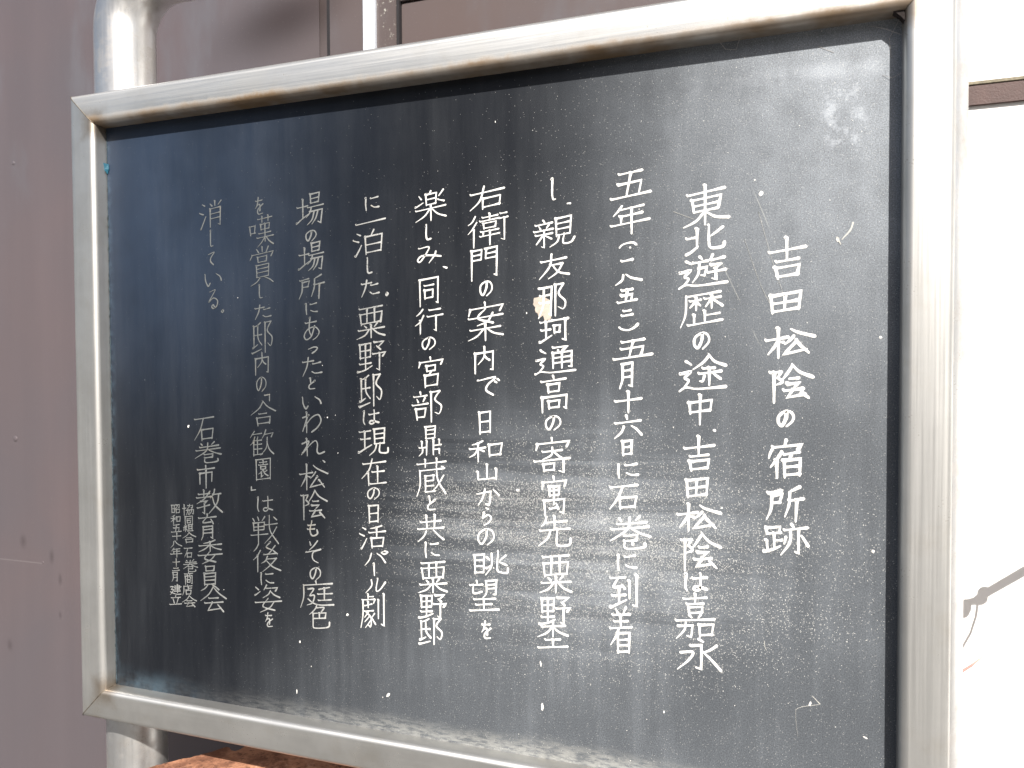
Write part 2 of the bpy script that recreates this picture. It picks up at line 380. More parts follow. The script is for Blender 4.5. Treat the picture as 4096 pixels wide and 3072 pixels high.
opp = empty('added_building', 'plain grey building added unseen across the street to be mirrored in the steel', 'building', (0.5, -13, GZ))  # added out of view to darken reflections and ambient light
part('wall', (-9, 12, -5, 0, 0, 6.2), mat_simple('added_grey_render', (0.30, 0.29, 0.28), 0.85, 0.1, 2), opp)
for k in range(5):
    for lv in (1.0, 4.0):
        part('added_window', (-7.6 + k * 3.9, -5.6 + k * 3.9, 0.001, 0.05, lv, lv + 1.5), M['bar'], opp)

# ------------------------------------------------------------------ rusty box under the sign
rb = empty('rusty_steel_box', 'rust-covered steel box standing beneath the lower left of the signboard', 'box', (0, 0, GZ))
zt = -0.095
outl = [(0.0578, -0.004), (0.0657, 0.0064), (0.0863, 0.0321), (0.1066, 0.0529), (0.1258, 0.0836), (0.1314, 0.0833), (0.1387, 0.078), (0.1449, 0.078), (0.1485, 0.0835), (0.1500, 0.0955), (0.86, 0.100), (0.86, -0.004)]
bm = bmesh.new()
jag = []
for i, (x, y) in enumerate(outl):
    jag.append((x, y)); nx, ny = outl[(i + 1) % len(outl)]
    n = 6 if i < 4 else 1
    for k in range(1, n):
        t = k / n; q = random.uniform(-1, 1) * 0.0011
        jag.append((x + (nx - x) * t + q, y + (ny - y) * t - q * 0.7))
top = [bm.verts.new((x, y, zt - GZ)) for x, y in jag]; bot = [bm.verts.new((x, y, zt - 0.004 - GZ)) for x, y in jag]
bm.faces.new(top); bm.faces.new(bot)
for i in range(len(top)): bm.faces.new((top[i], top[(i + 1) % len(top)], bot[(i + 1) % len(top)], bot[i]))
obj('top_plate', bm, M['rust'], rb)
bm = bmesh.new()
ins = [(0.072, 0.002), (0.125, 0.070), (0.85, 0.088), (0.85, 0.002)]
top = [bm.verts.new((x, y, zt - 0.0045 - GZ)) for x, y in ins]; bot = [bm.verts.new((x, y, 0)) for x, y in ins]
bm.faces.new(bot)
for i in range(4): bm.faces.new((top[i], top[(i + 1) % 4], bot[(i + 1) % 4], bot[i]))
obj('box_body', bm, M['rust'], rb)

# ------------------------------------------------------------------ pipe stand (inverted U) carrying the frame
sign = empty('signboard', 'black stone history board with white handwritten Japanese text in a stainless steel frame', 'signboard', (W / 2, 0.02, GZ))
OX = Vector((-W / 2, -0.02, -GZ))
PR, PY = 0.0395, T + 0.0395
xl, xr = -0.026, W + 0.026
R = 0.075; zb = 0.889
pts = [(xl, PY, GZ + 0.001), (xl, PY, -0.3), (xl, PY, 0.3), (xl, PY, zb)]
pts += [(xl + R - R * math.cos(a), PY, zb + R * math.sin(a)) for a in [math.pi / 2 * k / 12 for k in range(1, 13)]]
pts += [(W / 2, PY, zb + R)]
pr = [(W - p[0], p[1], p[2]) for p in pts[:-1]][::-1]
pts += pr
bm = bmesh.new(); tube(bm, pts, PR, 48)
o = obj('pipe_stand', bm, M['post'], sign, True, 50); o.location = OX

# frame rails: square tube with rounded arrises, mitred at the corners
def profile():
    r = 0.0075; seg = 7; t = T; out = []
    for (cu, cy, a0) in ((r, r, math.pi), (t - r, r, math.pi * 1.5), (t - r, t - r, 0.0), (r, t - r, math.pi / 2)):
        for k in range(seg + 1):
            a = a0 + (math.pi / 2) * k / seg
            out.append((cu + r * math.cos(a), cy + r * math.sin(a)))
    return out
prof = profile()
corners = [((0, 0), (-1, -1)), ((W, 0), (1, -1)), ((W, H), (1, 1)), ((0, H), (-1, 1))]
for i, nm in enumerate(('frame_rail', 'frame_stile', 'frame_rail', 'frame_stile')):
    (a, da), (b, db) = corners[i], corners[(i + 1) % 4]
    bm = bmesh.new(); N_ = 10; rings = []
    for k in range(N_ + 1):
        t = k / N_; ring = []
        for (u, y) in prof:
            pa = Vector((a[0] + da[0] * u, y, a[1] + da[1] * u)); pb = Vector((b[0] + db[0] * u, y, b[1] + db[1] * u))
            p = pa.lerp(pb, t)
            ring.append(bm.verts.new(p))
        rings.append(ring)
    for r0, r1 in zip(rings, rings[1:]):
        for k in range(len(prof)): bm.faces.new((r0[k], r0[(k + 1) % len(prof)], r1[(k + 1) % len(prof)], r1[k]))
    bm.faces.new(rings[0]); bm.faces.new(rings[-1])
    o = obj(nm, bm, M['rail_h'] if i % 2 == 0 else M['rail_v'], sign, True, 40); o.location = OX
# weld seams along the mitres
for (a, da) in corners:
    bm = bmesh.new(); pp = []
    for (u, y) in prof[2:12]:
        pp.append((a[0] + da[0] * u, y - 0.00005, a[1] + da[1] * u))
    pp = [(a[0] + da[0] * 0.0, 0.016, a[1] + da[1] * 0.0)] + [(a[0] + da[0] * u, y, a[1] + da[1] * u) for (u, y) in prof[0:16]]
    tube(bm, pp, 0.0006, 6)
    o = obj('weld_seam', bm, M['weld'], sign, True); o.location = OX

# weld fillet that rounds the upper right inner corner
bm = bmesh.new()
tri = [(W + .001, H + .001), (W - .0105, H + .001), (W - .0060, H - .0022), (W - .0022, H - .0060), (W + .001, H - .0105)]
f0 = [bm.verts.new((x, 0.0055, z)) for x, z in tri]; f1 = [bm.verts.new((x, 0.0140, z)) for x, z in tri]
bm.faces.new(f0); bm.faces.new(f1)
for k in range(5): bm.faces.new((f0[k], f0[(k + 1) % 5], f1[(k + 1) % 5], f1[k]))
o = obj('weld_fillet', bm, mat_simple('shaded_weld', (0.022, 0.016, 0.015), 0.75, 0.4, 200, 0.2), sign); o.location = OX  # dark colour paints the fillet as if in shade

# board
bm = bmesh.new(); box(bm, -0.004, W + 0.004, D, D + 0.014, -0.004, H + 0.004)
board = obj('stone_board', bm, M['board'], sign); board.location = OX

# sealant bead at the left edge, lumpy
bm = bmesh.new()
pp = []; rr = []
for k in range(160):
    z = 0.002 + (H - 0.004) * k / 159
    pp.append((0.0006 + random.uniform(0, 0.0006), D - 0.0001, z)); rr.append(max(0.0003, random.gauss(0.0006, 0.0004)))
tube(bm, pp, rr, 6); o = obj('sealant', bm, M['seal'], sign, True); o.location = OX
bm = bmesh.new()
vs = [bm.verts.new(p) for p in ((-0.0006, D - 0.006, 0.694), (0.0042, D - 0.0012, 0.6925), (0.0046, D - 0.0012, 0.686), (0.0022, D - 0.0012, 0.6795), (-0.0004, D - 0.004, 0.6855))]
f = bm.faces.new(vs); r = bmesh.ops.extrude_face_region(bm, geom=[f])
for v in [x for x in r['geom'] if isinstance(x, bmesh.types.BMVert)]: v.co.y += 0.001
o = obj('paint_flake', bm, M['teal'], sign); o.location = OX; o['label'] = 'teal flake of paint at the left edge'

# ------------------------------------------------------------------ inscription
GLYPHS = {
  '吉': '05309530 48004855 22557855 20682697 207080707494 24927692',
  '田': '05021098 050495048998 48064690 08488848 10909090',
  '松': '03364734 27002799 ~273720580782 29453850 ~520866239944 ~583252434056 645038908482 70668896',
  '陰': '05143014 ~30142230 ~223032441850 14141499 ~550044203238 ~550070229942 48386838 445270525862 36707870 567042908286 74809098',
  'の': '~5608524828900866122450028212974290725899',
  '宿': '50004614 ~102004320044 121794178230 ~383024480568 22502498 42388836 64405854 44544698 445490548998 46729072 46929092',
  '所': '06144010 162242203642 16423842 ~162214580286 ~88046414 ~621660505084 60409838 80407899',
  '跡': '04060626 050636063426 08243824 22242474 24484048 06440876 ~028022743866 62006814 46189816 ~602058583894 781878957088 ~50384660 ~86429972',
  '東': '10189016 48004899 20322464 203282327662 24487848 24637663 ~466628860296 ~506670849992',
  '北': '30043078 04363036 ~029616883270 ~600060556484829096889972 ~961474346242',
  '遊': '14082620 ~04422440125620661084 ~0092148440929996 42004810 30186018 ~421840542880 4238583852644660 ~70006418 66189416 663488347646 764676826876 60569656',
  '歴': '14049204 ~140412600098 22204820 36103650 ~34242240 38264638 56209220 72107252 ~70245844 ~74249648 56565692 58709070 32643292 18949692',
  '途': '14082620 ~04422440125620661084 ~0092148440929996 ~640050203034 ~640076209936 50367638 42509050 64366486 ~545650724470 ~74568872',
  '中': '10221460 102290228458 14548454 48004899',
  '、': '~101040409090',
  'は': '~080404701296 38309828 ~7004706068905298408654769896',
  '嘉': '22107810 50005022 30227022 34303642 343068306642 36426642 36464252 64465854 04589658 1070447040963092 ~286224800498 60706296 607094709094 62929292',
  '永': '50006010 3420562056924486 ~1040384028640490 ~902274366042 ~604078669998',
  '五': '22047804 50044094 204476447092 02969896',
  '年': '~300020160830 24148412 24368036 28362862 02629862 54145499',
  '（': '~04992030500480309699',
  '）': '~04042060509680609604',
  '一': '02509850',
  '八': '~300424600099 ~400060509990',
  '二': '18108010 04909690',
  '月': '~200222600499 2002840280976090 26307830 26567656',
  '十': '04409640 50005099',
  '六': '44004820 04329632 ~365026760299 ~625080709898',
  '日': '08021299 080490048898 12468646 12928892',
  'に': '~060204500899 ~42149212 ~446868869890',
  '石': '04069606 ~460630500290 36523896 365292528694 38908890',
  '巻': '24043014 ~74026414 20229022 06369636 ~500444400270 ~564078569966 365868586674 ~38746674 ~38743892509884968684',
  '到': '04045404 ~280614324630 ~42245238 10585458 32383284 ~049430845874 68166870 920092968090',
  '着': '~28023612 ~72006212 14168816 20308030 04449644 48165044 ~404630600680 36563899 365686568499 38708470 38828482 38968496',
  'し': '~2002166030929094',
  '親': '24002810 06144614 ~14181830 ~38183230 02364836 06504650 263626962090 ~24520880 ~28544470 54045666 540490048862 56228622 56428642 56628862 ~626258844098 ~7462729290949978',
  '友': '08269026 ~420036500296 38467846 ~784660803299 ~465066809996',
  '那': '0606480644963888 08304430 06524452 ~200818600299 60028802 ~88027230945888807072 60026099',
  '珂': '02084208 06423842 22082278 ~028822784266 44089808 50305260 503070306858 52567056 880888947886',
  '通': '14082620 ~04422440125620661084 ~0092148440929996 440480046818 56145822 44244478 4424902490828278 46429042 46609060 66246682',
  '高': '46005010 04149414 28243048 282470246846 30446844 06580899 0658965894968690 30703292 307070706890 32886888',
  '寄': '48005010 10140630 101496148828 24367636 ~502648462456 ~523670547456 02609860 26702890 267056705488 28865686 806280966890',
  '寓': '48005010 10140630 101496148828 32263450 322670266848 34366836 34486848 50265072 14601899 1460886084967290 34825880 ~58706684',
  '先': '~260020201030 24208620 50005044 06449644 ~384430700294 ~58445690689894969876',
  '粟': '10059005 12221656 122288228454 36063652 62066252 16528452 ~26583466 ~72566266 06729672 50585099 ~447228880096 ~567274889898',
  '野': '06040852 060446044450 08264426 08484448 26042690 06684668 ~009226885078 580492047220 ~68188030 524098408852 764076966688',
  '杢': '14189018 50005056 ~482030400054 ~522070409854 26667466 50665090 02949894',
  '右': '04269826 ~420030600294 38543899 385488548494 40908690',
  '衛': '~180010160024 ~222010400052 14401499 36107410 54005420 30207820 38284046 382870286844 40446844 32547654 30687868 38543868 54545499 80089608 78229922 902290928286',
  '門': '06020699 060242024036 08184018 08344034 58025634 5602960294968690 58189418 58349434',
  '案': '48005010 10140630 101496148828 ~501830387056 ~703056502858 06389638 10689068 50565099 ~466828840492 ~546872829690',
  '内': '08240899 0824902488947890 ~500048402266 ~503060467456',
  'で': '~04108004483638667096 78268836 90169926',
  '和': '~400224100814 02344834 26102699 ~263616600072 ~28384452 58246080 582496249078 60749274',
  '山': '50005080 10381284 12849084 90309094',
  'か': '~04265620602654904088 ~360226500490 ~74149646',
  'ら': '~44006410 ~303020586044926070883299',
  '眺': '06080890 060834083288 08323232 08583258 08863286 ~540454603899 ~72007076809098949974 40204834 ~40705456 ~94187838 ~78469662',
  '望': '26002810 04144614 ~161416404436 ~580458404656 5804920488488046 60169016 60289028 18608860 24767676 50605092 04949894',
  'を': '14208420 ~420030401060 ~2050484060525880 ~9444387040969296',
  '楽': '~50004410 34103646 341068106644 36266626 36446644 ~12102022 ~02442634 ~90047622 ~74349242 02589858 50465099 ~466030800294 ~546072809894',
  'み': '~10045004404014800470205060569972 ~783872605098',
  '同': '06020899 0602940292978492 28267226 30443276 304470446874 32726872',
  '行': '~280018140424 ~302618500062 18441899 50109010 44349834 743474966688',
  '宮': '48005010 10140630 101496148828 34283648 342868286646 36466646 ~52484656 28603099 286078607497 32947494',
  '部': '26002810 06144814 ~16222032 ~42203632 02405240 12541688 125444544080 16804080 62066299 62069006 ~90067430945288767470',
  '鼎': '32023444 320272027042 34147014 34287028 34427042 16501672 06723472 ~207218880499 36503699 64506499 66689668 88508868 66828882 88828899',
  '蔵': '04129612 30003022 66006622 12309030 ~123012700299 30463090 30466046 30605660 56465660 30745674 30906090 ~662470609499 ~884866785090 82249230',
  'と': '~30043644 ~9030186022909094',
  '共': '12248824 34003650 66006450 02509850 ~345824780296 ~625880789896',
  '邸': '~440228101012 12101276 ~08803070 14404840 ~301232505074 04964886 64046499 64049204 ~92047430965490807670',
  '泊': '~10042214 ~00301640 ~069616782654 ~66005820 38244098 382492248894 40588858 42908890',
  'た': '04245824 ~320224500499 ~56409238 ~508066929892',
  '。': '~50029050509808505002',
  '現': '02084008 06363836 20082074 ~008420724460 52045460 520488048658 54228622 54408640 54588658 ~605854823699 ~72587088869698949978',
  '在': '06169616 ~420030400070 26482899 42509050 64306492 34949894',
  '活': '~10042214 ~00321642 ~069616782654 ~840460104012 36309830 64106454 44564699 445690568696 46928692',
  'パ': '~301020600299 ~541870408890 ~84029812842472128402',
  'ー': '~500044506099',
  'ル': '~300430500299 ~60025460569272809830',
  '劇': '30003014 32085208 06165816 ~081608600098 58165228 16344630 30223040 14505250 ~34501668 ~2456427040963090 ~38641680 ~42761898 ~56584668 ~44706090 72187274 940294968490',
  '場': '02344034 22102270 ~008222704460 50005230 500084008028 52148014 52288028 40409840 ~544248583470 5054945488967890 ~645656803894 ~785670785694',
  'あ': '16208018 ~420038505080 ~703650802292087430487242966684886099',
  'っ': '~04266010963480704098',
  'い': '~0402065020923274 ~701490409870',
  'わ': '24002499 ~0424341830200490 ~147050308420985080805099',
  'れ': '24002699 ~042634200288 ~0880403660207040688078969988',
  'も': '~460030503888609894869060 12267426 08527052',
  'そ': '~24023018 ~760250242040 ~04489642 ~96425050407050888099',
  '庭': '46004812 10149614 ~101410600099 ~243040302856 ~2856425636842092 ~2470408662949996 ~88285634 52529652 72307276 54769276',
  '色': '~400028200440 ~361472146030 20362086 203682367858 50365058 22588058 ~22582088309890969876',
  '嘆': '02260656 022624262250 06502450 36089208 52005220 76007620 46264846 462682268044 48448044 64266486 40568656 32709870 ~647050863499 ~687080869699',
  '賞': '50005014 ~28043614 ~74026616 ~10180230 101894188430 32263440 322668266640 34406640 26482880 264876487480 28587458 28687468 28807480 ~408228920499 ~608278909299',
  '「': '101090108899',
  '」': '100410909490',
  '合': '~500034260050 ~500068249946 32506450 24662899 246678667494 28907490',
  '歓': '~180010100024 10124812 ~202212420054 14401499 ~32242836 16384838 16544854 16724872 30383094 14945094 ~660060185032 621896168830 ~723068704499 ~704880789899',
  '園': '06020899 060294029299 08949294 28167216 50085028 22287828 34363648 343666366448 36486448 ~504838622070 386238865076 ~505260708082 ~72566062',
  '戦': '~06041214 ~24002812 ~50004014 08201048 082048204646 10344634 26202699 10464646 00626062 52309428 ~660068509899 ~924074684894 ~82069216',
  '後': '~200012160226 ~262414440056 16421699 ~620048146826 ~801258364040 ~40408438 ~72288842 ~524644623070 50568456 ~845660803499 ~506470849999',
  '姿': '~04061416 ~02342022 ~44003418 421284127624 ~582050343046 ~582472389248 02629862 ~485030787494 ~706454842098',
  '消': '~14042412 ~04361844 ~089618762852 66006620 ~46085418 ~92048018 46284698 46288828 882886967890 48488848 48668866',
  'て': '~04129404404036708099',
  'る': '~20087204403206605244926084885098348650786696',
  '市': '48005012 04169616 16321678 163282328072 50165099',
  '教': '08165016 28002830 00305630 ~520830360054 164644463054 305430982290 02725064 ~700066205436 62229422 ~862278604699 ~623670669999',
  '育': '48005010 04149614 ~461426327632 ~68228040 ~264826801699 2648764876976690 28607660 28747674',
  '委': '~700048082410 06209620 50065048 ~462228360446 ~522270349444 02629862 ~465228787296 ~706452841899',
  '員': '28023022 280274027020 30207020 20302278 203080307878 22447844 22587858 22747874 ~387824900299 ~627880889699',
  '会': '~500032280052 ~500070269950 32446844 16628662 466228928086 ~68728899',
  '協': '02342834 14001499 4414881484387634 ~620258264040 3454585454944688 ~464442703099 6654965492948488 ~804476706099',
  '組': '~240008182620 ~361612380440 04403438 20402099 ~08560478 ~30563674 54065492 540688068892 54348834 54628862 42949894',
  '商': '48005010 04129612 ~32163826 ~68146024 10301499 1030903088967890 ~403238462852 ~60327450 34603684 346068606684 36826682',
  '店': '50005010 12149414 ~121412600099 56205654 56349034 34543899 345484548096 38928092',
  '昭': '04060690 040634063288 06443244 06863286 4808900886447638 ~680860304248 50565499 505690568896 54928892',
  '建': '441288128636 36249824 44368636 42508850 36649264 66006680 ~041626161042 ~1044284418720092 ~0668308260949996',
  '立': '50005016 12209020 ~28363880 ~72305888 00949894',
}
# columns right to left: stroke width in mm | character, centre x, centre z, width, height (mm on the board)
TEXT = """
4.20|吉 843.5 527.1 38.9 42.1|田 842.2 484.6 32.6 20.7|松 845.8 447.0 48.1 31.6|陰 846.6 407.2 44.0 36.9|の 842.4 372.6 18.0 17.8|宿 843.1 334.1 34.4 39.9|所 842.2 289.6 37.8 37.8|跡 843.3 254.9 43.0 33.7
3.70|東 767.4 583.3 47.2 41.5|北 766.5 549.3 40.3 28.4|遊 764.8 517.7 48.9 33.2|歴 763.9 480.4 44.8 34.3|の 763.3 448.8 18.5 18.6|途 764.5 416.5 47.7 37.2|中 762.6 380.2 29.9 32.4|、 775.8 360.0 4.6 4.3|吉 761.5 336.1 34.2 37.5|田 759.4 301.8 25.3 21.0|松 761.0 272.8 45.8 30.2|陰 762.2 237.6 43.5 39.0|は 758.3 206.6 25.2 20.3|嘉 757.5 171.8 43.0 48.0|永 760.9 132.6 47.3 35.8
3.40|五 692.7 610.1 44.1 27.6|年 692.0 574.5 43.3 32.8|（ 689.9 548.7 21.3 6.1|一 689.2 532.5 14.3 4.6|八 690.7 514.0 29.0 12.0|五 689.3 496.4 22.4 14.8|二 689.4 478.6 14.4 8.3|） 690.3 463.3 23.3 7.6|五 695.0 441.8 43.4 20.2|月 689.0 414.6 18.5 27.5|十 690.1 386.9 31.4 24.0|六 689.8 362.5 31.3 24.9|日 689.2 340.0 13.7 17.5|に 689.7 316.7 24.3 16.6|石 685.4 288.3 32.9 28.3|巻 691.5 252.0 45.0 36.7|に 688.7 221.1 22.6 18.2|到 685.7 189.4 32.9 36.3|着 682.4 149.1 26.6 50.6
3.00|し 611.5 610.7 7.2 25.0|、 627.7 595.1 5.9 3.5|親 611.4 565.8 47.9 32.3|友 611.3 530.7 35.9 27.6|那 609.4 493.9 33.7 35.6|珂 611.2 461.9 33.9 28.2|通 612.5 430.7 46.1 31.0|高 610.8 395.5 32.1 40.5|の 609.5 363.7 19.8 17.4|寄 608.6 328.5 42.9 41.7|寓 610.4 286.0 32.0 44.2|先 610.9 247.9 38.8 35.2|粟 612.1 202.5 37.6 43.9|野 611.5 161.7 36.6 32.9|杢 608.7 135.8 36.0 31.5
2.80|右 535.8 608.8 43.1 26.7|衛 536.9 573.6 48.5 36.1|門 531.9 536.7 34.3 35.0|の 534.0 509.5 16.9 18.0|案 533.1 473.7 45.8 44.5|内 531.7 432.2 27.9 30.7|で 536.6 402.2 27.5 22.9|日 532.2 363.0 17.5 26.7|和 533.3 331.8 41.9 24.9|山 534.1 307.2 28.7 20.7|か 535.5 280.7 28.4 21.5|ら 533.1 259.4 15.9 21.1|の 532.2 236.2 22.5 19.8|眺 537.0 207.1 43.8 27.2|望 529.5 170.6 37.9 37.5|を 532.2 132.9 14.7 21.5
2.75|楽 468.6 604.2 40.1 35.2|し 465.4 574.9 9.7 19.6|み 465.9 550.0 32.0 21.2|、 485.3 535.1 7.3 4.7|同 465.5 508.7 27.5 32.1|行 465.6 476.4 36.5 29.6|の 464.5 450.4 19.1 15.5|宮 466.9 418.4 34.7 35.4|部 462.7 379.3 40.1 37.6|鼎 465.4 341.1 31.7 34.7|蔵 467.2 300.0 40.4 42.9|と 466.5 269.9 13.5 18.1|共 465.4 241.4 35.0 31.8|に 467.1 217.2 19.8 19.1|粟 467.9 186.3 37.8 38.3|野 467.7 152.2 36.0 29.6|邸 464.4 123.6 32.1 32.4
2.60|に 394.5 613.0 20.0 16.5|一 392.3 591.5 41.3 6.7|泊 390.0 567.9 41.5 29.4|し 390.4 541.3 9.4 20.6|た 391.0 516.4 25.8 21.0|。 412.8 507.9 5.4 5.5|粟 391.6 476.4 38.9 38.7|野 392.6 435.8 38.2 37.2|邸 389.9 396.9 32.7 39.5|は 390.5 366.1 22.9 18.1|現 393.5 337.6 40.0 33.0|在 393.8 302.5 34.0 32.8|の 392.6 277.0 18.5 15.2|日 392.9 253.5 16.5 23.0|活 391.5 226.5 36.0 28.3|パ 395.7 202.0 32.8 17.0|ー 392.8 188.2 3.5 15.6|ル 394.3 169.6 28.6 17.6|劇 390.7 139.7 33.8 41.5
2.45|場 311.6 610.5 38.8 39.0|の 312.0 580.3 17.2 14.3|場 312.5 554.4 36.2 35.3|所 312.0 518.7 37.9 31.2|に 311.9 494.6 18.4 14.5|あ 311.1 469.6 25.1 28.1|っ 313.2 445.1 14.5 9.8|た 311.6 426.0 29.6 23.9|と 311.0 404.6 12.2 15.5|い 310.4 382.3 28.5 17.3|わ 310.1 359.0 28.5 26.3|れ 311.4 329.6 34.3 22.9|、 326.4 312.5 4.7 4.9|松 311.6 293.5 41.7 32.6|陰 311.5 259.4 39.9 36.3|も 309.5 230.7 17.4 19.5|そ 311.0 202.8 22.8 29.0|の 312.7 176.5 17.5 16.4|庭 314.8 152.5 48.0 32.8|色 317.7 125.4 30.8 30.6
2.35|を 239.3 621.0 14.0 22.5|嘆 242.3 589.8 37.5 37.6|賞 242.7 548.8 38.2 46.6|し 240.0 516.7 7.6 18.0|た 242.8 493.0 25.8 19.0|邸 240.9 461.0 32.9 39.7|内 240.5 429.1 24.3 27.9|の 238.7 403.6 16.4 19.3|「 247.5 387.3 9.7 10.3|合 241.2 368.0 37.6 31.1|歓 239.1 331.9 36.1 32.4|園 240.2 299.2 25.1 27.8|」 225.5 275.0 9.5 6.9|は 241.8 256.6 24.8 19.8|戦 241.6 223.7 42.1 36.6|後 243.9 191.1 41.6 36.8|に 243.9 164.6 21.2 16.0|姿 245.2 139.9 41.2 35.2|を 245.4 113.5 14.2 19.2
2.35|消 167.4 615.5 38.2 33.8|し 167.7 585.2 7.0 21.8|て 167.1 560.5 11.1 17.8|い 169.0 534.7 27.7 18.3|る 168.7 509.9 17.0 25.5|。 182.9 494.8 5.7 5.0
2.50|石 151.9 346.9 33.8 32.8|巻 157.0 317.2 43.1 28.2|市 153.6 286.1 30.1 30.9|教 158.4 255.0 41.8 32.4|育 154.8 222.7 31.0 34.3|委 158.1 191.0 40.0 30.6|員 157.3 157.5 31.0 33.1|会 162.2 130.6 41.6 33.9
1.75|協 124.9 242.8 19.2 15.3|同 125.5 228.5 14.4 13.1|組 124.5 219.1 16.7 10.0|合 125.6 206.8 22.1 14.6|石 123.7 187.2 14.4 14.7|巻 126.5 170.7 24.4 17.1|商 123.7 154.1 15.0 17.1|店 121.9 139.2 17.3 14.1|会 124.4 124.3 24.1 16.1
1.75|昭 105.0 242.6 15.6 12.8|和 104.7 229.1 16.7 12.3|五 105.5 217.5 17.5 10.8|十 105.7 206.5 15.4 10.8|八 104.7 197.1 19.5 9.3|年 104.5 185.9 19.5 13.5|十 104.1 172.8 12.7 10.9|二 103.6 164.0 13.3 5.0|月 102.0 154.2 12.3 13.3|建 102.6 137.3 18.9 14.2|立 102.4 123.8 19.9 12.9
"""

def catmull(P, n=6):
    if len(P) < 3: return P
    out = []
    for i in range(len(P) - 1):
        p0 = P[i - 1] if i > 0 else P[i] * 2 - P[i + 1]; p1 = P[i]; p2 = P[i + 1]
        p3 = P[i + 2] if i + 2 < len(P) else P[i + 1] * 2 - P[i]
        for k in range(n):
            t = k / n
            out.append(0.5 * ((2 * p1) + (-p0 + p2) * t + (2 * p0 - 5 * p1 + 4 * p2 - p3) * t * t + (-p0 + 3 * p1 - 3 * p2 + p3) * t ** 3))
    out.append(P[-1]); return out

def stroke(bm, P, lw, h, curved):
    """one brush stroke: a low, closed slab whose width swells and thins along its way"""
    n0 = len(P); a, b = P[0], P[-1]; dx, dz = b.x - a.x, b.y - a.y
    L0 = (P[1] - P[0]).length
    if L0 > lw * 2.2 and not (curved and dx < 0):          # slanted brush entry
        P = [P[0] + Vector((-0.22 * lw, 0.40 * lw) if abs(dz) < abs(dx) else (-0.35 * lw, 0.12 * lw))] + list(P)
    if curved: Q = catmull(P, 6)
    else:
        Q = []
        for i in range(len(P) - 1):
            m = max(2, int((P[i + 1] - P[i]).length / 0.004) + 1)
            for k in range(m): Q.append(P[i].lerp(P[i + 1], k / m))
        Q.append(P[-1])
        # a slight bow in long straight strokes
        if n0 == 2 and len(P) == 2:
            d = (b - a); nrm = Vector((-d.y, d.x)) * random.uniform(-0.005, 0.03)
            Q = [q + nrm * 4 * (i / (len(Q) - 1)) * (1 - i / (len(Q) - 1)) for i, q in enumerate(Q)]
    L = [0.0]
    for i in range(1, len(Q)): L.append(L[-1] + (Q[i] - Q[i - 1]).length)
    tot = L[-1] or 1e-6
    if dz < -0.25 * abs(dx) and dx < -0.15 * abs(dz) and n0 > 2: ws, wm, we = 1.05, 1.0, 0.45      # left sweep
    elif dx > 0 and dz < -0.3 * dx and curved and dx > 0.3 * abs(dz): ws, wm, we = 0.55, 1.0, 1.25  # right sweep
    elif abs(dz) < 0.35 * abs(dx): ws, wm, we = 0.80, 0.74, 1.28                                    # horizontal
    else: ws, wm, we = 1.25, 1.0, 0.70                                                             # vertical
    ends = lw * 0.42
    pts = []
    rw = [random.uniform(0.9, 1.1) for _ in Q]
    for i, q in enumerate(Q):
        t = L[i] / tot
        wd = ws + (wm - ws) * min(1, t / 0.35) if t < 0.5 else wm + (we - wm) * max(0, (t - 0.55) / 0.45)
        wd *= rw[i]
        if i > 0 and i < len(Q) - 1: tg = (Q[i + 1] - Q[i - 1])
        elif i == 0: tg = Q[1] - Q[0]
        else: tg = Q[-1] - Q[-2]
        if tg.length < 1e-9: continue
        tg.normalize()
        # mitre at sharp corners
        k = 1.0
        if 0 < i < len(Q) - 1:
            u1 = (Q[i] - Q[i - 1]).normalized(); u2 = (Q[i + 1] - Q[i]).normalized()
            k = min(1.5, 1.0 / max(0.35, math.sqrt(max(0.05, (1 + u1.dot(u2)) / 2))))
        pts.append((q, tg, wd * lw * 0.5 * k))
    q, tg, wd = pts[0]; pts.insert(0, (q - tg * wd * 0.55, tg, wd * 0.45))
    q, tg, wd = pts[-1]; pts.append((q + tg * wd * 0.6, tg, wd * 0.35))
    prev = None
    yt, yb = D - h, D + 0.0006
    for j, (q, tg, wd) in enumerate(pts):
        n = Vector((-tg.y, tg.x))
        l, r = q + n * wd, q - n * wd
        l2, r2 = q + n * wd * 0.62, q - n * wd * 0.62
        ring = [bm.verts.new((l.x, yb, l.y)), bm.verts.new((l2.x, yt, l2.y)), bm.verts.new((r2.x, yt, r2.y)), bm.verts.new((r.x, yb, r.y))]
        if prev:
            for k in range(3): bm.faces.new((prev[k], prev[k + 1], ring[k + 1], ring[k]))
        else: bm.faces.new(ring)
        prev = ring
    bm.faces.new(prev[::-1])

for col in TEXT.strip().split('\n'):
    cells = col.split('|'); lw = float(cells[0]) / 1000 * (0.92 if float(cells[0]) > 2.4 else 0.86)
    for cell in cells[1:]:
        ch, cx, cz, cw, chh = cell.split(); cx, cz, cw, chh = [float(v) / 1000 for v in (cx, cz, cw, chh)]
        bm = bmesh.new()
        for si, tok in enumerate(GLYPHS[ch].split()):
            curved = tok[0] == '~'; tok = tok.lstrip('~')
            P = []
            for k in range(0, len(tok), 4):
                gx, gy = int(tok[k:k + 2]) / 99 - 0.5, int(tok[k + 2:k + 4]) / 99 - 0.5
                P.append(Vector((gx * (cw - lw * .8) + random.uniform(-1, 1) * 0.0002, -gy * (chh - lw * .8) + 0.135 * gx * cw + random.uniform(-1, 1) * 0.0002)))
            wk = 1.0
            if len(GLYPHS[ch].split()) > 12: wk = 0.86
            stroke(bm, P, lw * wk * random.uniform(0.92, 1.08), 0.00030 + 0.000012 * si, curved)
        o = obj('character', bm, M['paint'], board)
        o.location = (cx, 0, cz)

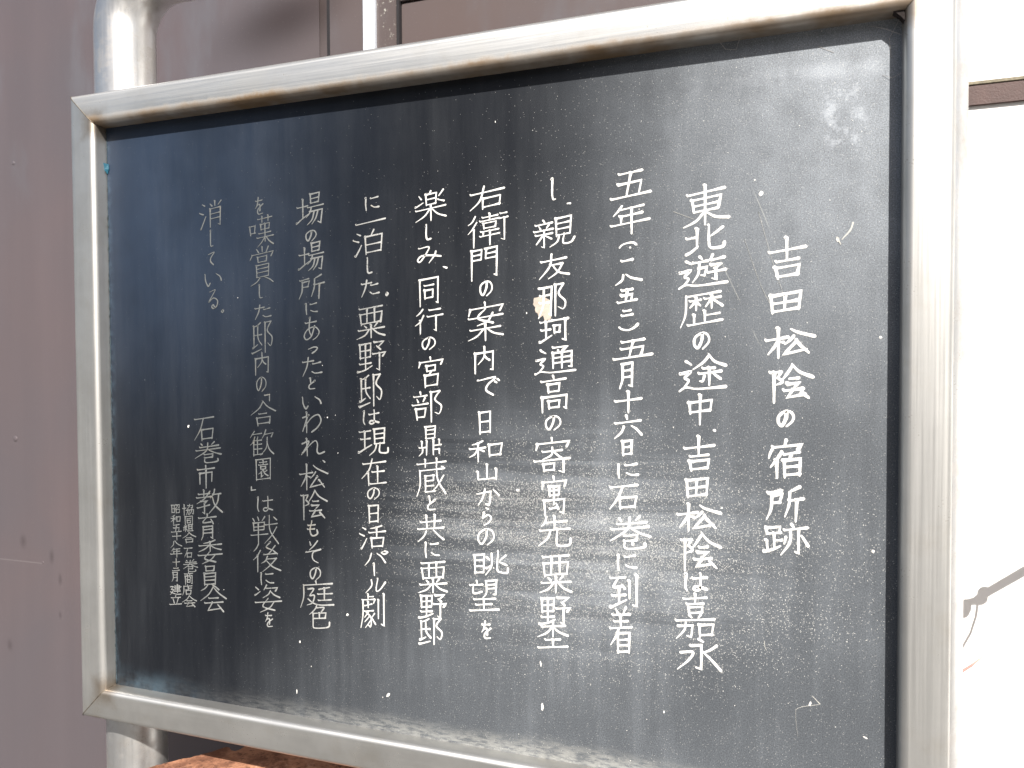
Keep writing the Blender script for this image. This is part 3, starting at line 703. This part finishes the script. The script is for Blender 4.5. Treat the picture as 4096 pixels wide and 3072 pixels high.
# chipped patch, flecks, splashes and scratches on the board
def blot(bm, cx, cz, rx, rz, h, n=18, jag=0.25, rot=0.0):
    top = []; bot = []
    for k in range(n):
        a = 2 * math.pi * k / n; q = 1 + random.uniform(-jag, jag)
        x, z = rx * q * math.cos(a), rz * q * math.sin(a)
        x, z = x * math.cos(rot) - z * math.sin(rot), x * math.sin(rot) + z * math.cos(rot)
        top.append(bm.verts.new((cx + x * .93, D - h, cz + z * .93))); bot.append(bm.verts.new((cx + x, D + 0.0004, cz + z)))
    bm.faces.new(top)
    for k in range(n): bm.faces.new((top[k], bot[k], bot[(k + 1) % n], top[(k + 1) % n]))
bm = bmesh.new(); blot(bm, 0.5995, 0.4875, 0.0092, 0.0112, 0.00018, 26, 0.16)
blot(bm, 0.5945, 0.4930, 0.0062, 0.0060, 0.00022, 18, 0.2); blot(bm, 0.6035, 0.4790, 0.0052, 0.0065, 0.00026, 18, 0.2)
o = obj('chipped_patch', bm, M['chip'], board)
bm = bmesh.new()
F = [(0.4098, 0.0429, .0036, .0015, .7), (0.5969, 0.0554, .0015, .0042, 0), (0.5951, 0.1030, .0009, .0030, .1), (0.3566, 0.1317, .0016, .0016, 0),
     (0.8659, 0.0982, .0011, .0024, -.5), (0.9143, 0.0730, .0028, .0007, -.5), (0.8877, 0.5417, .0011, .0022, .3), (0.2902, 0.0914, .0010, .0013, 0),
     (0.2850, 0.0300, .0006, .0030, 0), (0.8196, 0.5905, .0022, .0024, 0), (0.6946, 0.2407, .0016, .0022, 0), (0.6923, 0.5455, .0010, .0012, 0),
     (0.1272, 0.3498, .0016, .0017, 0), (0.5700, 0.2900, .0018, .0018, 0), (0.9250, 0.4500, .0013, .0013, 0), (0.9200, 0.2500, .0016, .0016, 0)]
for i, (x, z, a, b, r) in enumerate(F): blot(bm, x, z, a, b, 0.00030 + i * 1e-6, 10, 0.3, r)
for i in range(46):
    x = 0.15 + 0.78 * random.random() ** 0.7; z = random.uniform(0.02, 0.7); s_ = 0.00035 + 0.0006 * random.random() ** 3
    blot(bm, x, z, s_ * .8, s_ * random.uniform(.8, 1.6), 0.00024 + i * 1e-7, 7, 0.25)
o = obj('paint_splash', bm, mat_simple('white_fleck', (0.82, 0.80, 0.76), 0.6, 0.1), board); o['kind'] = 'stuff'
# stray hand-scratched strokes right of the title and fine scratches lower right
bm = bmesh.new()
def line(P, lw, h): stroke(bm, [Vector(p) for p in P], lw, h, len(P) > 2)
line([(0.9010, 0.5570), (0.8985, 0.5500), (0.8915, 0.5420)], 0.0022, 0.0004)
line([(0.8875, 0.5440), (0.8905, 0.5375)], 0.0016, 0.00045)
line([(0.8800, 0.1010), (0.8750, 0.0990), (0.8560, 0.0930), (0.8530, 0.0860), (0.8550, 0.0640)][1:], 0.00028, 0.00035)
line([(0.8750, 0.0990), (0.8680, 0.1060)], 0.0007, 0.00037)
line([(0.8240, 0.1540), (0.8245, 0.1490), (0.8260, 0.1455)], 0.0006, 0.0003)
line([(0.7360, 0.5790), (0.7560, 0.5700)], 0.0004, 0.0003)
line([(0.8180, 0.5700), (0.8300, 0.5250), (0.8420, 0.4870)], 0.0003, 0.0003)
line([(0.8050, 0.5450), (0.8200, 0.5010), (0.8330, 0.4750)], 0.0003, 0.00032)
o = obj('scratch', bm, mat_simple('scratch_white', (0.55, 0.54, 0.50), 0.6, 0.1), board)

# cobweb threads in the top right corner
bm = bmesh.new()
for P in ([(0.938, 0.012, 0.737), (0.930, 0.020, 0.722), (0.932, 0.0207, 0.705)], [(0.915, 0.0206, 0.736), (0.926, 0.016, 0.730), (0.939, 0.014, 0.722)],
          [(0.780, 0.012, 0.739), (0.786, 0.018, 0.732), (0.796, 0.0205, 0.731), (0.800, 0.012, 0.739)], [(0.925, 0.0207, 0.690), (0.933, 0.019, 0.686), (0.9405, 0.014, 0.688)],
          [(0.870, 0.0205, 0.724), (0.884, 0.0206, 0.716)]):
    tube(bm, P, 0.00014, 5)
o = obj('cobweb', bm, M['web'], sign, True); o.location = OX; o['kind'] = 'stuff'
